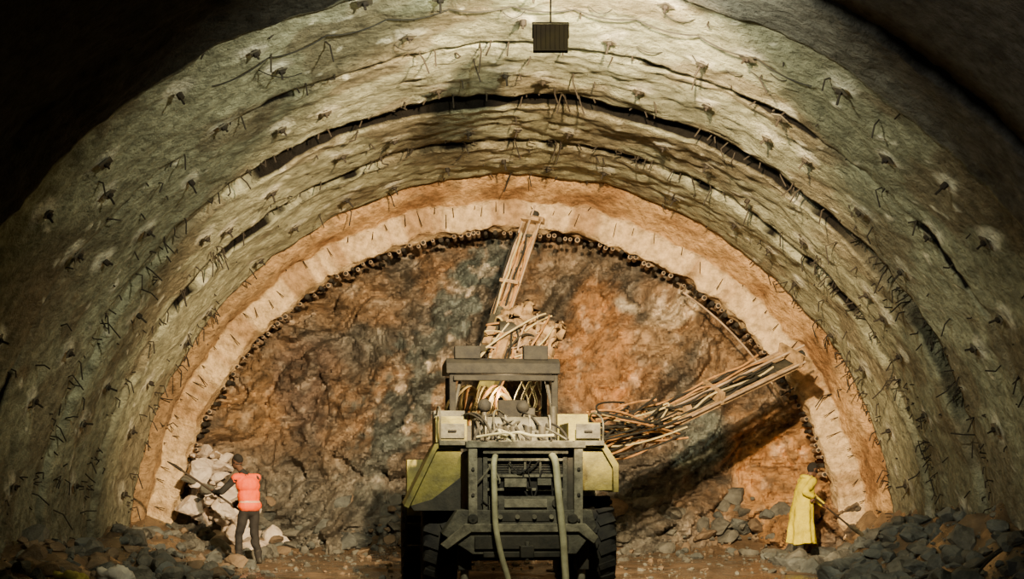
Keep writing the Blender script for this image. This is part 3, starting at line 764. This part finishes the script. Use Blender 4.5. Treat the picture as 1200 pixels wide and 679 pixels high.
def worker_coat():
    bx, by = 5.2, 25.7
    e = bpy.data.objects.new('worker', None); scene.collection.objects.link(e); e.location = (bx, by, fh(bx, by))
    f = V((.88, .47, 0)).normalized(); l = V((-f.y, f.x, 0)); R = Matrix((f, l, V((0, 0, 1)))).transposed()
    mb = MB(); Z = V((0, 0, 1))
    rings = [(.28, -.06, .25, .26), (.55, -.06, .225, .24), (.8, -.05, .20, .22), (1.0, -.03, .175, .205), (1.2, .01, .155, .20), (1.34, .05, .135, .195), (1.42, .08, .10, .15), (1.48, .10, .07, .085)]
    seg = 48; vs = []; fs = []
    for z, off, rf, rl in rings:
        for k in range(seg):
            a = 2 * pi * k / seg; fold = 1 + .14 * max(0, 1.15 - z) * sin(a * 7 + z * 2) + .08 * max(0, 1.1 - z) * sin(a * 11 + 1)
            vs.append(f * (off + rf * cos(a) * fold) + l * (rl * sin(a) * fold) + Z * (z + (.02 * sin(a * 3) if z < .3 else 0)))
    for i in range(len(rings) - 1):
        for k in range(seg):
            k2 = (k + 1) % seg; fs.append((i * seg + k, i * seg + k2, (i + 1) * seg + k2, (i + 1) * seg + k))
    fs.append(tuple(reversed(range(seg)))); fs.append(tuple((len(rings) - 1) * seg + k for k in range(seg)))
    mb.add(vs, fs, M_rain)
    sL = f * .08 + l * .16 + Z * 1.38; sR = f * .08 - l * .16 + Z * 1.38
    mb.cap(sL, sR, .072, .072, M_rain)
    hc = f * .21 + Z * 1.585
    mb.cap(f * .10 + Z * 1.44, f * .18 + Z * 1.54, .060, .053, M_skin)
    mb.ell(f * .03 + Z * 1.465, (.085, .11, .045), M_rain, R)
    head(mb, hc, f * 1 + V((0, 0, -.3)), M_hair, cap=True)
    s0 = V((.14, -.24, 1.10)); s1 = V((.80, .02, .60)); sd = (s1 - s0).normalized()
    pR = s0.copy(); pL = s0.lerp(s1, .32)
    eR = V((-.04, -.30, 1.20)); eL = sL.lerp(pL, .5) + V((.03, .06, -.08))
    for s_, e_, p_ in ((sR, eR, pR), (sL, eL, pL)):
        mb.cap(s_, e_, .074, .062, M_rain); mb.cap(e_, e_.lerp(p_, .74), .062, .05, M_rain)
    for s_ in (-1, 1):
        ft = l * (.12 * s_) + f * (.12 * s_ - .06)
        mb.cap(l * .08 * s_ + Z * .7, ft + Z * .3, .085, .06, M_trou); mb.cap(ft + Z * .36, ft + Z * .08, .066, .056, M_boot)
        mb.cap(ft + f * -.02 + Z * .045, ft + f * .16 + Z * .04, .045, .04, M_boot)
    remeshed(mb, 'body', .011, None, e, 1, .018, 8)
    hm = MB(); hand(hm, pR, sd, eR - pR, M_skin, .017); hand(hm, pL, sd, eL - pL, M_skin, .017)
    for p_, e_ in ((pL, eL), (pR, eR)): hm.cap(p_.lerp(e_, .22), p_.lerp(e_, .4), .026, .03, M_skin, 10)
    remeshed(hm, 'hands', .005, None, e, 1)
    t = MB(); t.tube([s0 - sd * .12, s1], .018, M_wood, 10); t.tube([s1 - sd * .05, s1 + sd * .08], [.022, .022], M_dark, 10)
    up = V((0, 0, 1)); r = sd.cross(up).normalized(); u = r.cross(sd)
    vs = []
    for i in range(7):
        tt = i / 6; w = .12 * (1 - max(0, tt - .65) ** 2 * 5)
        for j in range(7):
            q = -1 + j / 3; vs.append(s1 + sd * (.05 + .3 * tt) + r * w * q + u * (.03 * q * q - .01))
    fs = [(i * 7 + j, i * 7 + j + 1, i * 7 + j + 8, i * 7 + j + 7) for i in range(6) for j in range(6)]
    t.add(vs, fs, M_greyl); t.obj('shovel', parent=e)
worker_coat()

# ------------------------------------------------------------------ small things on the ground
mb = MB()
for k in range(4):
    x0, y0 = U(4.3, 4.9), U(17.0, 19.0); pts = [(x0, y0, fh(x0, y0) + .04)]
    for q in range(6):
        x0 += U(.15, .4); y0 += U(-.3, .3); pts.append((x0, y0, fh(x0, y0) + .05 + max(0, U(-.1, .12))))
        if x0 > 6.3: break
    mb.tube(smooth_path(pts, 6), U(.014, .026), M_black, 8)
mb.obj('ground_hoses')
def sack(name, c, rad, m):
    mb = MB(); mb.ell((0, 0, 0), rad, m, seg=24, rings=16); me = None
    o = mb.obj(name)
    for v in o.data.vertices:
        v.co += v.normal * .09 * nz(v.co.x * 7, v.co.y * 7 + c[0], v.co.z * 7, 3); v.co.z = max(v.co.z, -rad[2] * .5)
    o.location = (c[0], c[1], fh(c[0], c[1]) + rad[2] * .5 + .06)
sack('yellow_sack', (-5.4, 17.6), (.2, .16, .13), M_bagy)
sack('white_sack', (-5.2, 18.8), (.24, .2, .14), M_bagw)

# ------------------------------------------------------------------ lights
def spot(name, loc, target, energy, color, angle, blend=.4, size=.12):
    d = bpy.data.lights.new(name, 'SPOT'); d.energy = energy; d.color = color; d.spot_size = radians(angle); d.spot_blend = blend; d.shadow_soft_size = size
    o = bpy.data.objects.new(name, d); scene.collection.objects.link(o); o.location = loc
    o.rotation_euler = (V(target) - V(loc)).to_track_quat('-Z', 'Y').to_euler(); return o
spot('flood_lamp_key', (.35, 11.95, 5.9), (.3, 26, 4.4), 3900, (1.0, .95, .68), 108, .95)
spot('added_warm_spot', (1.2, 11.95, 5.85), (0, 28, 2.8), 21000, (1.0, .72, .39), 60, .35)  # added unseen warm lamp, turns the face and inner ring orange
a = bpy.data.lights.new('flood_lamp_small', 'AREA'); a.energy = 90; a.shape = 'RECTANGLE'; a.size = .34; a.size_y = .25; a.color = (1, .97, .50)
o = bpy.data.objects.new('flood_lamp_small', a); scene.collection.objects.link(o); o.location = (.42, 15.78, 6.29)
o.rotation_euler = V((0, 1, -.1)).to_track_quat('-Z', 'Y').to_euler()
spot('near_wall_fill', (-2.5, 3, 4.0), (6.0, 15, 4.8), 900, (1, .95, .85), 52, .8)  # added unseen fill, brightens the near lining on the right
p = bpy.data.lights.new('jumbo_work_lamp', 'POINT'); p.energy = 50; p.color = (1, .7, .35); p.shadow_soft_size = .08
o = bpy.data.objects.new('jumbo_work_lamp', p); scene.collection.objects.link(o); o.location = (-.1, 21.3, 2.75)
w = bpy.data.worlds.new('World'); scene.world = w; w.use_nodes = True
w.node_tree.nodes['Background'].inputs[0].default_value = (.5, .55, .5, 1); w.node_tree.nodes['Background'].inputs[1].default_value = .001

# ------------------------------------------------------------------ camera
cd = bpy.data.cameras.new('camera'); cam = bpy.data.objects.new('camera', cd); scene.collection.objects.link(cam)
cam.location = (0, 0, 1.6); cam.rotation_euler = (radians(90), 0, 0)
cd.sensor_width = 36; cd.lens = 50.7; cd.shift_y = 0.1754; cd.clip_end = 200
scene.camera = cam
